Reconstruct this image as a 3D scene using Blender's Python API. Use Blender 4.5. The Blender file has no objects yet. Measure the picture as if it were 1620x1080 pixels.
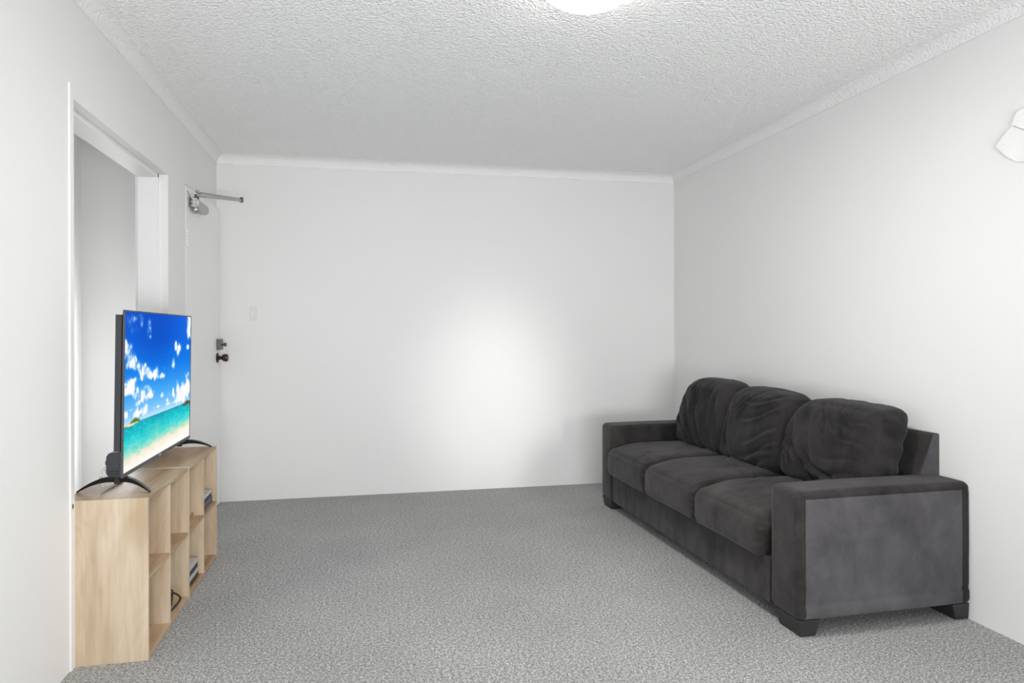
import bpy, bmesh, math, random
from mathutils import Vector, Matrix
random.seed(7)
scene = bpy.context.scene
COL = scene.collection
PI = math.pi

# ------------------------------------------------------------------ helpers
def link(o, parent=None):
    COL.objects.link(o)
    if parent: o.parent = parent
    return o

def tag(o, label=None, cat=None, group=None, kind=None):
    if label: o['label'] = label
    if cat: o['category'] = cat
    if group: o['group'] = group
    if kind: o['kind'] = kind
    return o

def thing(name, label, cat, loc=(0, 0, 0), rotz=0.0, group=None):
    o = bpy.data.objects.new(name, None)
    o.empty_display_size = .1
    o.location = loc
    o.rotation_euler = (0, 0, rotz)
    link(o)
    return tag(o, label, cat, group)

def obj(name, bm, mat, parent=None, smooth=False, angle=None):
    bmesh.ops.recalc_face_normals(bm, faces=bm.faces[:])
    me = bpy.data.meshes.new(name)
    bm.to_mesh(me); bm.free()
    if smooth:
        for p in me.polygons: p.use_smooth = True
        if angle is not None:
            try: me.set_sharp_from_angle(angle=angle)
            except Exception: pass
    for m in (mat if isinstance(mat, (list, tuple)) else [mat]):
        me.materials.append(m)
    return link(bpy.data.objects.new(name, me), parent)

def struct(name, bm, mat, parent=None, smooth=False):
    o = obj(name, bm, mat, parent, smooth, math.radians(30) if smooth else None)
    if parent is None: o['kind'] = 'structure'
    return o

def add_box(bm, x0, x1, y0, y1, z0, z1, bevel=0.0, seg=2):
    r = bmesh.ops.create_cube(bm, size=1.0)
    vs = r['verts']
    for v in vs:
        v.co = Vector(((x0+x1)/2+v.co.x*(x1-x0), (y0+y1)/2+v.co.y*(y1-y0), (z0+z1)/2+v.co.z*(z1-z0)))
    if bevel > 0:
        es = list({e for v in vs for e in v.link_edges})
        bmesh.ops.bevel(bm, geom=es, offset=bevel, segments=seg, profile=.5, affect='EDGES')
    return bm

def box(*a, **k):
    return add_box(bmesh.new(), *a, **k)

def add_prism(bm, pts, axis, a, b):
    """extrude a closed 2D outline along axis (0,1,2) from a to b"""
    def mk(p, t):
        if axis == 0: return (t, p[0], p[1])
        if axis == 1: return (p[0], t, p[1])
        return (p[0], p[1], t)
    A = [bm.verts.new(mk(p, a)) for p in pts]
    B = [bm.verts.new(mk(p, b)) for p in pts]
    n = len(pts)
    bm.faces.new(A); bm.faces.new(B[::-1])
    for i in range(n):
        bm.faces.new((A[i], B[i], B[(i+1) % n], A[(i+1) % n]))
    return bm

def add_tube(bm, path, r, seg=10, closed_ends=True, squash=1.0):
    path = [Vector(p) for p in path]
    rings = []
    n = len(path)
    rr = r if isinstance(r, (list, tuple)) else [r]*n
    up = Vector((0, 0, 1))
    prev = None
    for i, p in enumerate(path):
        t = (path[min(i+1, n-1)]-path[max(i-1, 0)]).normalized()
        if prev is None:
            a = t.cross(up)
            if a.length < 1e-3: a = t.cross(Vector((1, 0, 0)))
            a.normalize()
        else:
            a = prev-t*prev.dot(t); a.normalize()
        prev = a
        b = t.cross(a)
        rings.append([bm.verts.new(p+(a*math.cos(2*PI*k/seg)+b*math.sin(2*PI*k/seg)*squash)*rr[i]) for k in range(seg)])
    for i in range(n-1):
        for k in range(seg):
            bm.faces.new((rings[i][k], rings[i][(k+1) % seg], rings[i+1][(k+1) % seg], rings[i+1][k]))
    if closed_ends:
        bm.faces.new(rings[0][::-1]); bm.faces.new(rings[-1])
    return bm

def add_lathe(bm, prof, origin=(0, 0, 0), axis='z', seg=32):
    """prof: list of (r, h) along the axis"""
    o = Vector(origin)
    def mk(r, h, a):
        c, s = r*math.cos(a), r*math.sin(a)
        if axis == 'z': return o+Vector((c, s, h))
        if axis == 'x': return o+Vector((h, c, s))
        return o+Vector((c, h, s))
    rings = []
    for r, h in prof:
        if r < 1e-6: rings.append([bm.verts.new(mk(0, h, 0))])
        else: rings.append([bm.verts.new(mk(r, h, 2*PI*k/seg)) for k in range(seg)])
    for A, B in zip(rings[:-1], rings[1:]):
        for k in range(seg):
            k2 = (k+1) % seg
            if len(A) == 1 and len(B) == 1: continue
            if len(A) == 1: bm.faces.new((A[0], B[k2], B[k]))
            elif len(B) == 1: bm.faces.new((A[k], A[k2], B[0]))
            else: bm.faces.new((A[k], A[k2], B[k2], B[k]))
    if len(rings[0]) > 1: bm.faces.new(rings[0][::-1])
    if len(rings[-1]) > 1: bm.faces.new(rings[-1])
    return bm

def smoothcurve(pts, n=8):
    """catmull-rom through pts"""
    P = [Vector(p) for p in pts]
    P = [P[0]*2-P[1]]+P+[P[-1]*2-P[-2]]
    out = []
    for i in range(1, len(P)-2):
        for k in range(n):
            t = k/n
            a, b, c, d = P[i-1], P[i], P[i+1], P[i+2]
            out.append(.5*((2*b)+(c-a)*t+(2*a-5*b+4*c-d)*t*t+(3*b-a-3*c+d)*t**3))
    out.append(P[-2])
    return out

# deterministic value noise in python (used for shapes and for the television picture)
def _h(i, j, k, s):
    n = (i*374761393+j*668265263+k*2147483647+s*1274126177) & 0xffffffff
    n = ((n ^ (n >> 13))*1274126177) & 0xffffffff
    return ((n ^ (n >> 16)) & 0xffff)/65535.0
def vnoise(x, y, z=0.0, s=0):
    i, j, k = math.floor(x), math.floor(y), math.floor(z)
    fx, fy, fz = x-i, y-j, z-k
    fx, fy, fz = fx*fx*(3-2*fx), fy*fy*(3-2*fy), fz*fz*(3-2*fz)
    def L(a, b, t): return a+(b-a)*t
    c = lambda a, b, d: _h(i+a, j+b, k+d, s)
    return L(L(L(c(0,0,0), c(1,0,0), fx), L(c(0,1,0), c(1,1,0), fx), fy),
             L(L(c(0,0,1), c(1,0,1), fx), L(c(0,1,1), c(1,1,1), fx), fy), fz)
def fbm(x, y, z=0.0, oct=4, s=0):
    a, f, t, n = .5, 1.0, 0.0, 0.0
    for o in range(oct):
        t += a*vnoise(x*f, y*f, z*f, s+o*17); n += a; a *= .5; f *= 2.03
    return t/n
def sstep(a, b, x):
    t = max(0.0, min(1.0, (x-a)/(b-a))); return t*t*(3-2*t)

def s2l(c):
    return tuple((x/12.92 if x <= .04045 else ((x+.055)/1.055)**2.4) for x in [v/255.0 for v in c])

# ------------------------------------------------------------------ materials
def new_mat(name):
    m = bpy.data.materials.new(name); m.use_nodes = True
    nt = m.node_tree
    return m, nt, nt.nodes['Principled BSDF']
def setp(b, **k):
    for a, v in k.items():
        a = a.replace('_', ' ')
        if a in b.inputs: b.inputs[a].default_value = v
def nd(nt, typ, **props):
    n = nt.nodes.new(typ)
    for a, v in props.items():
        try: setattr(n, a, v)
        except Exception: n.inputs[a].default_value = v
    return n
def ramp(nt, stops):
    r = nt.nodes.new('ShaderNodeValToRGB')
    e = r.color_ramp.elements
    while len(e) > 1: e.remove(e[-1])
    e[0].position, e[0].color = stops[0][0], (*stops[0][1], 1)
    for p, c in stops[1:]:
        x = e.new(p); x.color = (*c, 1)
    return r

def plain(name, rgb, rough=.5, metal=0.0, spec=.5, coat=0.0, noise=0.04):
    m, nt, b = new_mat(name)
    tc = nd(nt, 'ShaderNodeTexCoord')
    n = nd(nt, 'ShaderNodeTexNoise'); n.inputs['Scale'].default_value = 40; n.inputs['Detail'].default_value = 3
    nt.links.new(tc.outputs['Object'], n.inputs['Vector'])
    r = ramp(nt, [(0.3, tuple(c*(1-noise) for c in rgb)), (0.7, tuple(min(1, c*(1+noise)) for c in rgb))])
    nt.links.new(n.outputs['Fac'], r.inputs['Fac'])
    nt.links.new(r.outputs['Color'], b.inputs['Base Color'])
    setp(b, Roughness=rough, Metallic=metal, Specular_IOR_Level=spec, Coat_Weight=coat)
    return m

def wall_mat(name, rgb, rough, spec, bump=.03):
    m, nt, b = new_mat(name)
    tc = nd(nt, 'ShaderNodeTexCoord')
    n = nd(nt, 'ShaderNodeTexNoise'); n.inputs['Scale'].default_value = 1.3; n.inputs['Detail'].default_value = 4
    r = ramp(nt, [(.3, tuple(c*.985 for c in rgb)), (.7, tuple(c*1.01 for c in rgb))])
    nt.links.new(tc.outputs['Object'], n.inputs['Vector'])
    nt.links.new(n.outputs['Fac'], r.inputs['Fac']); nt.links.new(r.outputs['Color'], b.inputs['Base Color'])
    n2 = nd(nt, 'ShaderNodeTexNoise'); n2.inputs['Scale'].default_value = 160; n2.inputs['Detail'].default_value = 2
    n3 = nd(nt, 'ShaderNodeTexNoise'); n3.inputs['Scale'].default_value = 5; n3.inputs['Detail'].default_value = 3
    mx = nd(nt, 'ShaderNodeMath', operation='MULTIPLY_ADD'); mx.inputs[1].default_value = .5
    nt.links.new(tc.outputs['Object'], n2.inputs['Vector']); nt.links.new(tc.outputs['Object'], n3.inputs['Vector'])
    nt.links.new(n3.outputs['Fac'], mx.inputs[0]); nt.links.new(n2.outputs['Fac'], mx.inputs[2])
    bp = nd(nt, 'ShaderNodeBump'); bp.inputs['Strength'].default_value = bump; bp.inputs['Distance'].default_value = .0006
    nt.links.new(mx.outputs[0], bp.inputs['Height']); nt.links.new(bp.outputs['Normal'], b.inputs['Normal'])
    setp(b, Roughness=rough, Specular_IOR_Level=spec)
    return m

def popcorn_mat(name, rgb, strength):
    m, nt, b = new_mat(name)
    tc = nd(nt, 'ShaderNodeTexCoord')
    v = nd(nt, 'ShaderNodeTexVoronoi'); v.inputs['Scale'].default_value = 85
    n = nd(nt, 'ShaderNodeTexNoise'); n.inputs['Scale'].default_value = 120; n.inputs['Detail'].default_value = 3
    n2 = nd(nt, 'ShaderNodeTexNoise'); n2.inputs['Scale'].default_value = 45; n2.inputs['Detail'].default_value = 2
    for x in (v, n, n2): nt.links.new(tc.outputs['Object'], x.inputs['Vector'])
    a = nd(nt, 'ShaderNodeMath', operation='SUBTRACT'); nt.links.new(n.outputs['Fac'], a.inputs[0]); nt.links.new(v.outputs['Distance'], a.inputs[1])
    c = nd(nt, 'ShaderNodeMath', operation='ADD'); nt.links.new(a.outputs[0], c.inputs[0]); nt.links.new(n2.outputs['Fac'], c.inputs[1])
    bp = nd(nt, 'ShaderNodeBump'); bp.inputs['Strength'].default_value = strength; bp.inputs['Distance'].default_value = .006
    nt.links.new(c.outputs[0], bp.inputs['Height']); nt.links.new(bp.outputs['Normal'], b.inputs['Normal'])
    b.inputs['Base Color'].default_value = (*rgb, 1)
    setp(b, Roughness=.9, Specular_IOR_Level=.15)
    return m

def carpet_mat():
    m, nt, b = new_mat('grey_loop_carpet')
    tc = nd(nt, 'ShaderNodeTexCoord')
    mp = nd(nt, 'ShaderNodeMapping'); mp.inputs['Scale'].default_value = (1.0, 1.0, 1.0)
    nt.links.new(tc.outputs['Object'], mp.inputs['Vector'])
    n = nd(nt, 'ShaderNodeTexNoise'); n.inputs['Scale'].default_value = 150; n.inputs['Detail'].default_value = 4; n.inputs['Roughness'].default_value = .85
    n2 = nd(nt, 'ShaderNodeTexNoise'); n2.inputs['Scale'].default_value = 2.2; n2.inputs['Detail'].default_value = 3
    v = nd(nt, 'ShaderNodeTexVoronoi'); v.inputs['Scale'].default_value = 330
    for x in (n, n2, v): nt.links.new(mp.outputs['Vector'], x.inputs['Vector'])
    k = CARPET
    r = ramp(nt, [(.38, tuple(c*.30*k for c in (.99, 1, .99))), (.475, tuple(c*.80*k for c in (1, 1, .99))), (.53, tuple(c*1.12*k for c in (1, 1, .985))), (.63, tuple(c*2.1*k for c in (1, 1, .98)))])
    nt.links.new(n.outputs['Fac'], r.inputs['Fac'])
    r2 = ramp(nt, [(.3, (.93, .93, .93)), (.7, (1.06, 1.06, 1.05))])
    nt.links.new(n2.outputs['Fac'], r2.inputs['Fac'])
    fl = nd(nt, 'ShaderNodeTexNoise'); fl.inputs['Scale'].default_value = 80; fl.inputs['Detail'].default_value = 3; fl.inputs['Roughness'].default_value = .7
    nt.links.new(mp.outputs['Vector'], fl.inputs['Vector'])
    r3 = ramp(nt, [(.36, (.66, .66, .66)), (.50, (1, 1, 1)), (.64, (1.40, 1.40, 1.385))])
    nt.links.new(fl.outputs['Fac'], r3.inputs['Fac'])
    m3 = nd(nt, 'ShaderNodeMix', data_type='RGBA', blend_type='MULTIPLY'); m3.inputs[0].default_value = 1
    nt.links.new(r.outputs['Color'], m3.inputs[6]); nt.links.new(r3.outputs['Color'], m3.inputs[7])
    mx = nd(nt, 'ShaderNodeMix', data_type='RGBA', blend_type='MULTIPLY'); mx.inputs[0].default_value = 1
    nt.links.new(m3.outputs[2], mx.inputs[6]); nt.links.new(r2.outputs['Color'], mx.inputs[7])
    nt.links.new(mx.outputs[2], b.inputs['Base Color'])
    a = nd(nt, 'ShaderNodeMath', operation='SUBTRACT'); nt.links.new(n.outputs['Fac'], a.inputs[0]); nt.links.new(v.outputs['Distance'], a.inputs[1])
    bp = nd(nt, 'ShaderNodeBump'); bp.inputs['Strength'].default_value = .6; bp.inputs['Distance'].default_value = .006
    nt.links.new(a.outputs[0], bp.inputs['Height']); nt.links.new(bp.outputs['Normal'], b.inputs['Normal'])
    setp(b, Roughness=.95, Specular_IOR_Level=.05, Sheen_Weight=.15, Sheen_Roughness=.5)
    return m

def wood_mat(name, axis, base):
    """pale oak laminate, grain running along axis; `base` = (dark, mid, light)"""
    m, nt, b = new_mat(name)
    tc = nd(nt, 'ShaderNodeTexCoord'); oi = nd(nt, 'ShaderNodeObjectInfo')
    ad = nd(nt, 'ShaderNodeVectorMath', operation='MULTIPLY_ADD')
    nt.links.new(oi.outputs['Random'], ad.inputs[0]); ad.inputs[1].default_value = (7.3, 3.1, 5.7)
    nt.links.new(tc.outputs['Object'], ad.inputs[2])
    def mapped(sc, along):
        mp = nd(nt, 'ShaderNodeMapping')
        s = [sc]*3; s[axis] = sc*along
        mp.inputs['Scale'].default_value = s
        nt.links.new(ad.outputs[0], mp.inputs['Vector'])
        return mp
    big = nd(nt, 'ShaderNodeTexNoise'); big.inputs['Scale'].default_value = 1; big.inputs['Detail'].default_value = 3; big.inputs['Distortion'].default_value = .6
    nt.links.new(mapped(14, .13).outputs[0], big.inputs['Vector'])
    fine = nd(nt, 'ShaderNodeTexNoise'); fine.inputs['Scale'].default_value = 1; fine.inputs['Detail'].default_value = 5; fine.inputs['Roughness'].default_value = .65
    nt.links.new(mapped(170, .02).outputs[0], fine.inputs['Vector'])
    wv = nd(nt, 'ShaderNodeTexNoise'); wv.inputs['Scale'].default_value = 1; wv.inputs['Detail'].default_value = 1; wv.inputs['Distortion'].default_value = 1.6
    nt.links.new(mapped(7, .22).outputs[0], wv.inputs['Vector'])
    sn = nd(nt, 'ShaderNodeMath', operation='MULTIPLY'); sn.inputs[1].default_value = 42
    nt.links.new(wv.outputs['Fac'], sn.inputs[0])
    si = nd(nt, 'ShaderNodeMath', operation='SINE'); nt.links.new(sn.outputs[0], si.inputs[0])
    c1 = nd(nt, 'ShaderNodeMath', operation='MULTIPLY_ADD'); c1.inputs[1].default_value = .03
    nt.links.new(si.outputs[0], c1.inputs[0]); nt.links.new(big.outputs['Fac'], c1.inputs[2])
    c2 = nd(nt, 'ShaderNodeMath', operation='MULTIPLY_ADD'); c2.inputs[1].default_value = .38
    nt.links.new(fine.outputs['Fac'], c2.inputs[0]); nt.links.new(c1.outputs[0], c2.inputs[2])
    r = ramp(nt, [(.50, base[0]), (.68, base[1]), (.88, base[2])])
    nt.links.new(c2.outputs[0], r.inputs['Fac'])
    # small knots
    kn = nd(nt, 'ShaderNodeTexVoronoi'); kn.inputs['Scale'].default_value = 1
    nt.links.new(mapped(7, .55).outputs[0], kn.inputs['Vector'])
    kr = ramp(nt, [(.03, (.45, .33, .25)), (.07, (1, 1, 1))])
    nt.links.new(kn.outputs['Distance'], kr.inputs['Fac'])
    mx = nd(nt, 'ShaderNodeMix', data_type='RGBA', blend_type='MULTIPLY'); mx.inputs[0].default_value = .8
    nt.links.new(r.outputs['Color'], mx.inputs[6]); nt.links.new(kr.outputs['Color'], mx.inputs[7])
    nt.links.new(mx.outputs[2], b.inputs['Base Color'])
    bp = nd(nt, 'ShaderNodeBump'); bp.inputs['Strength'].default_value = .06; bp.inputs['Distance'].default_value = .001
    nt.links.new(fine.outputs['Fac'], bp.inputs['Height']); nt.links.new(bp.outputs['Normal'], b.inputs['Normal'])
    setp(b, Roughness=.42, Specular_IOR_Level=.4)
    return m

def suede_mat(name, lo, hi, stretch=(1, 1, 1), sheen=.35):
    m, nt, b = new_mat(name)
    tc = nd(nt, 'ShaderNodeTexCoord'); oi = nd(nt, 'ShaderNodeObjectInfo')
    ad = nd(nt, 'ShaderNodeVectorMath', operation='MULTIPLY_ADD')
    nt.links.new(oi.outputs['Random'], ad.inputs[0]); ad.inputs[1].default_value = (3, 5, 2)
    nt.links.new(tc.outputs['Object'], ad.inputs[2])
    mp = nd(nt, 'ShaderNodeMapping'); mp.inputs['Scale'].default_value = stretch
    nt.links.new(ad.outputs[0], mp.inputs['Vector'])
    n = nd(nt, 'ShaderNodeTexNoise'); n.inputs['Scale'].default_value = 5; n.inputs['Detail'].default_value = 8; n.inputs['Roughness'].default_value = .68; n.inputs['Distortion'].default_value = .15
    nt.links.new(mp.outputs['Vector'], n.inputs['Vector'])
    r = ramp(nt, [(.32, lo), (.68, hi)])
    nt.links.new(n.outputs['Fac'], r.inputs['Fac']); nt.links.new(r.outputs['Color'], b.inputs['Base Color'])
    f = nd(nt, 'ShaderNodeTexNoise'); f.inputs['Scale'].default_value = 420; f.inputs['Detail'].default_value = 2
    nt.links.new(tc.outputs['Object'], f.inputs['Vector'])
    w = nd(nt, 'ShaderNodeTexNoise'); w.inputs['Scale'].default_value = 18; w.inputs['Detail'].default_value = 5; w.inputs['Distortion'].default_value = .3
    nt.links.new(mp.outputs['Vector'], w.inputs['Vector'])
    c = nd(nt, 'ShaderNodeMath', operation='MULTIPLY_ADD'); c.inputs[1].default_value = 6
    nt.links.new(w.outputs['Fac'], c.inputs[0]); nt.links.new(f.outputs['Fac'], c.inputs[2])
    bp = nd(nt, 'ShaderNodeBump'); bp.inputs['Strength'].default_value = .25; bp.inputs['Distance'].default_value = .003
    nt.links.new(c.outputs[0], bp.inputs['Height']); nt.links.new(bp.outputs['Normal'], b.inputs['Normal'])
    setp(b, Roughness=.85, Specular_IOR_Level=.12, Sheen_Weight=sheen, Sheen_Roughness=.45)
    b.inputs['Sheen Tint'].default_value = (.75, .72, .74, 1)
    return m

CARPET = .365
M_wall = wall_mat('white_wall_paint', (.80, .798, .790), .55, .3)
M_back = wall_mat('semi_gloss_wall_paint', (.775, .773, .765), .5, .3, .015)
M_door = plain('white_door_enamel', (.87, .87, .86), .45, noise=.01)
M_hall = wall_mat('hall_wall_paint', (.80, .798, .790), .6, .2)
M_jamb = plain('white_jamb_enamel', (.82, .82, .81), .4, noise=.01)
M_ceil = popcorn_mat('stippled_ceiling_spray', (.94, .94, .935), 1.0)
M_corn = popcorn_mat('stippled_cornice', (.85, .85, .842), .5)
M_carpet = carpet_mat()
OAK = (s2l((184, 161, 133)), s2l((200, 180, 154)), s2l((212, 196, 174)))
OAK_SHADED = (s2l((146, 116, 88)), s2l((168, 138, 107)), s2l((186, 159, 129)))  # darker oak for the horizontal panels, their shade put into the colour
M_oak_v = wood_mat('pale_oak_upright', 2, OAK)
M_oak_h = wood_mat('oak_shelf_shaded', 1, OAK_SHADED)
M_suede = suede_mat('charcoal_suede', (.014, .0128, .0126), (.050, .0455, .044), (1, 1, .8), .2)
M_suede_lit = suede_mat('charcoal_suede_lit_side', (.056, .053, .056), (.112, .107, .115), (1, 1, .8), .22)  # paler suede for side faces: window light and nap put into the colour
M_suede_back = suede_mat('charcoal_suede_cushion', (.012, .011, .011), (.038, .035, .0345), (1.4, 1.4, .7), .14)
M_foot = plain('black_moulded_foot', (.022, .022, .022), .5)
M_bezel = plain('dark_slate_plastic', (.050, .056, .070), .42)
M_tvback = plain('black_television_shell', (.026, .028, .034), .5)
M_gloss = plain('glossy_black_plastic', (.010, .010, .011), .2)
M_silver = plain('silver_plastic', (.55, .55, .58), .35, .3)
M_black = plain('matt_black_plastic', (.02, .02, .024), .5)
M_navy = plain('dark_blue_grey_plastic', (.05, .055, .075), .4)
M_cable = plain('black_cable_rubber', (.012, .012, .012), .45)
M_chrome = plain('chrome', (.75, .75, .77), .15, 1.0)
M_metal = plain('brushed_grey_metal', (.42, .42, .40), .35, .85)
M_metal_lt = plain('pale_grey_metal', (.60, .60, .58), .4, .6)
M_dark_metal = plain('dark_grey_metal', (.12, .12, .12), .35, .8)
M_bronze = plain('brown_bronze', (.085, .050, .042), .22, .85)
M_white = plain('white_plastic', (.78, .78, .77), .35, noise=.01)
M_switch = plain('off_white_switch_plastic', (.72, .72, .70), .35, noise=.01)
M_paper = plain('white_torn_paper', (.79, .79, .78), .7, noise=.01)
M_hole = plain('dark_hole', (.03, .03, .03), .8)

# ------------------------------------------------------------------ camera
F_PX, YAW, ROLL, PITCH, CY, CAMH = 1104.1, .2072, -.0032, .0006, 524.7, 1.19
cam = bpy.data.cameras.new('camera')
camo = link(bpy.data.objects.new('camera', cam))
cam.sensor_width = 36.0; cam.sensor_fit = 'HORIZONTAL'
cam.lens = F_PX/1620*36
cam.shift_y = (CY-540)/1620
cam.clip_start = .05
fw = Vector((math.sin(YAW)*math.cos(PITCH), math.cos(YAW)*math.cos(PITCH), math.sin(PITCH)))
rt = fw.cross(Vector((0, 0, 1))).normalized(); up = rt.cross(fw)
cr, sr = math.cos(ROLL), math.sin(ROLL)
r2 = rt*cr+up*sr; u2 = up*cr-rt*sr
camo.matrix_world = Matrix(((r2.x, u2.x, -fw.x, 0), (r2.y, u2.y, -fw.y, 0), (r2.z, u2.z, -fw.z, CAMH), (0, 0, 0, 1)))
scene.camera = camo

# ------------------------------------------------------------------ room shell
XL, XR, YB, YF, ZC, ZK = -1.022, 2.438, 5.237, -1.7, 2.443, 2.383
T = .14
HX_ = -1.80
struct('floor', box(HX_-.1, XR+T, YF-T, YB+T, -.10, 0), M_carpet)
struct('ceiling', box(XL-T, XR+T, YF-T, YB+T, ZC, ZC+.1), M_ceil)
struct('wall_back', box(XL-T, XR+T, YB, YB+T, 0, ZC), M_back)
struct('wall_right', box(XR, XR+T, YF-T, YB, 0, ZC), M_wall)
# left wall with the doorway (y 2.76..4.0, z..2.031) and the entry door opening (y 4.361..5.19, z..2.058)
OY0, OY1, OZ = 2.760, 4.000, 2.031
EY0, EY1, EZ = 4.361, 5.195, 2.058
bm = bmesh.new()
add_box(bm, XL-.16, XL, YF-T, OY0, 0, ZC)
add_box(bm, XL-.16, XL, OY0, OY1, OZ, ZC)
add_box(bm, XL-.16, XL, OY1, EY0, 0, ZC)
add_box(bm, XL-.16, XL, EY0, EY1, EZ, ZC)
add_box(bm, XL-.16, XL, EY1, YB, 0, ZC)
struct('wall_left', bm, M_wall)
# rear wall behind the camera: a wide window and a narrow balcony door
WX0, WX1, WZ0, WZ1 = -.45, 1.45, .25, 2.10
GX0, GX1, GZ1 = 1.92, 2.42, 2.06
bm = bmesh.new()
add_box(bm, XL, WX0, YF-T, YF, 0, ZC); add_box(bm, WX1, GX0, YF-T, YF, 0, ZC); add_box(bm, GX1, XR, YF-T, YF, 0, ZC)
add_box(bm, WX0, WX1, YF-T, YF, 0, WZ0); add_box(bm, WX0, WX1, YF-T, YF, WZ1, ZC); add_box(bm, GX0, GX1, YF-T, YF, GZ1, ZC)
struct('wall_rear', bm, M_wall)
def window(name, x0, x1, z0, z1, mull):
    bm = bmesh.new()
    for a, b_ in ((x0, x0+.04), (x1-.04, x1))+(((x0+x1)/2-.025, (x0+x1)/2+.025),)*mull: add_box(bm, a, b_, YF-.12, YF-.06, z0, z1)
    for a, b_ in ((z0, z0+.04), (z1-.04, z1)): add_box(bm, x0, x1, YF-.12, YF-.06, a, b_)
    struct(name, bm, M_metal_lt)
window('window_1', WX0, WX1, WZ0, WZ1, 1)
window('window_2', GX0, GX1, .0, GZ1, 0)

# coved cornices (all one size, mitred at the corners)
def cove(w, n=10):
    # profile in (distance from wall, height) going from the wall to the ceiling, concave
    pts = [(0, 0), (.006, 0)]
    for i in range(n+1):
        a = PI/2*i/n
        pts.append((.006+(w-.006)*(1-math.cos(a)), .004+(w-.006)*math.sin(a)))
    pts += [(w, w+.02), (0, w+.02)]
    return pts
CW = ZC-ZK
def cornice(name, p0, p1, nrm, m0, m1):
    bm = bmesh.new()
    prof = cove(CW)
    d = (Vector(p1)-Vector(p0)).normalized(); n = Vector(nrm)
    N = 60
    rings = []
    for k in range(N+1):
        ring = []
        for (a, z) in prof:
            s0 = Vector(p0)+d*(a*m0); s1 = Vector(p1)-d*(a*m1)
            p = s0.lerp(s1, k/N)+n*a
            wob = (vnoise(k*.7+hash(name) % 1*0, z*30, 0, len(name))-.5)*.004 if (a > 0 and z < CW+.01 and 0 < k < N) else 0
            ring.append(bm.verts.new((p.x, p.y, ZK+z+wob)))
        rings.append(ring)
    for A, B in zip(rings[:-1], rings[1:]):
        for i in range(len(prof)):
            j = (i+1) % len(prof)
            bm.faces.new((A[i], A[j], B[j], B[i]))
    bm.faces.new(rings[0]); bm.faces.new(rings[-1][::-1])
    return struct(name, bm, M_corn, smooth=True)
cornice('trim_1', (XL, YB, 0), (XR, YB, 0), (0, -1, 0), 1, 1)
cornice('trim_2', (XL, YF, 0), (XL, YB, 0), (1, 0, 0), 0, 1)
cornice('trim_3', (XR, YF, 0), (XR, YB, 0), (-1, 0, 0), 0, 1)

# doorway jamb set back from the plaster reveal
JX0, JX1, JT = -1.167, -1.067, .018
bm = bmesh.new()
add_box(bm, JX0, JX1, OY0-.02, OY0+JT*.3, 0, OZ+.02, .002)
add_box(bm, JX0, JX1, OY1-JT, OY1+.02, 0, OZ+.02, .002)
add_box(bm, JX0, JX1, OY0, OY1, OZ-.020, OZ+.02, .002)
struct('trim_4', bm, M_jamb)
# narrow lit hall seen through the doorway
HX = -1.80
bm = bmesh.new()
add_box(bm, HX-.1, HX, 1.6, 5.0, 0, ZC)
add_box(bm, HX, HX+.03, 1.6, 3.86, 0, ZC, .002)
struct('wall_hall', bm, M_hall)
struct('wall_hall_end', box(HX-.1, XL-.16, 5.0, 5.1, 0, ZC), M_hall)
struct('ceiling_hall', box(HX-.1, XL-T, 1.6, 5.1, ZC, ZC+.1), M_hall)
# architrave strip on the camera side of the doorway
bm = box(XL, XL+.006, 2.726, OY0-.001, 0, 2.076, .0008)
t5 = struct('trim_5', bm, M_wall)
bm = bmesh.new(); add_lathe(bm, [(0, 0), (.0045, 0), (.0045, .0012), (0, .0012)], (XL+.006, 2.741, .578), 'x', 12)
for v in bm.verts: v.co.z = .578+(v.co.z-.578)*2.0
obj('screw_hole', bm, M_hole, t5)

# ------------------------------------------------------------------ entry door in the left wall
ED = thing('door_2', 'white flush entry door standing slightly ajar in the left wall by the back corner', 'door', (XL, EY0+.004, 0), -math.radians(1.75))
ED['kind'] = 'structure'
DW, DH = EY1-EY0-.010, EZ-.006
obj('door_leaf', box(-.037, .002, 0, DW, .008, DH, .0015), M_door, ED)
# door frame lining of the opening
bm = bmesh.new()
add_box(bm, XL-.16, XL-.045, EY0-.01, EY0+.012, 0, EZ+.01); add_box(bm, XL-.16, XL-.045, EY1-.012, EY1+.01, 0, EZ+.01); add_box(bm, XL-.16, XL-.045, EY0, EY1, EZ-.012, EZ+.01)
add_box(bm, XL-.15, XL-.13, EY0, EY1, 0, EZ)
struct('trim_6', bm, M_jamb)
# hinge with knuckles
for hz in (1.745, .25):
    bm = bmesh.new()
    add_box(bm, .002, .004, .004, .036, hz-.05, hz+.05, .0005)
    h = obj('hinge', bm, M_white, ED)
    bm = bmesh.new()
    for k in range(5):
        z0 = hz-.05+k*.02
        add_lathe(bm, [(0, z0+.0018), (.0065, z0+.0018), (.0065, z0+.0182), (0, z0+.0182)], (.007, .003, 0), 'z', 14)
    obj('knuckle', bm, M_white, h)
# door knob: rose, neck, faceted knob
KY, KZ = .748, 1.020
bm = bmesh.new()
add_lathe(bm, [(0, .002), (.033, .002), (.034, .006), (.031, .011), (.020, .014), (.013, .016), (.0125, .030), (.016, .036)], (0, KY, KZ), 'x', 28)
k = obj('door_knob', bm, M_bronze, ED, True, math.radians(40)); tag(k, 'brown bronze door knob')
bm = bmesh.new()
add_lathe(bm, [(.014, .034), (.022, .040), (.0255, .050), (.0265, .064), (.0245, .070), (.021, .072), (.019, .070), (0, .0695)], (0, KY, KZ), 'x', 28)
obj('knob_grip', bm, M_bronze, k, True, math.radians(35))
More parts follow.
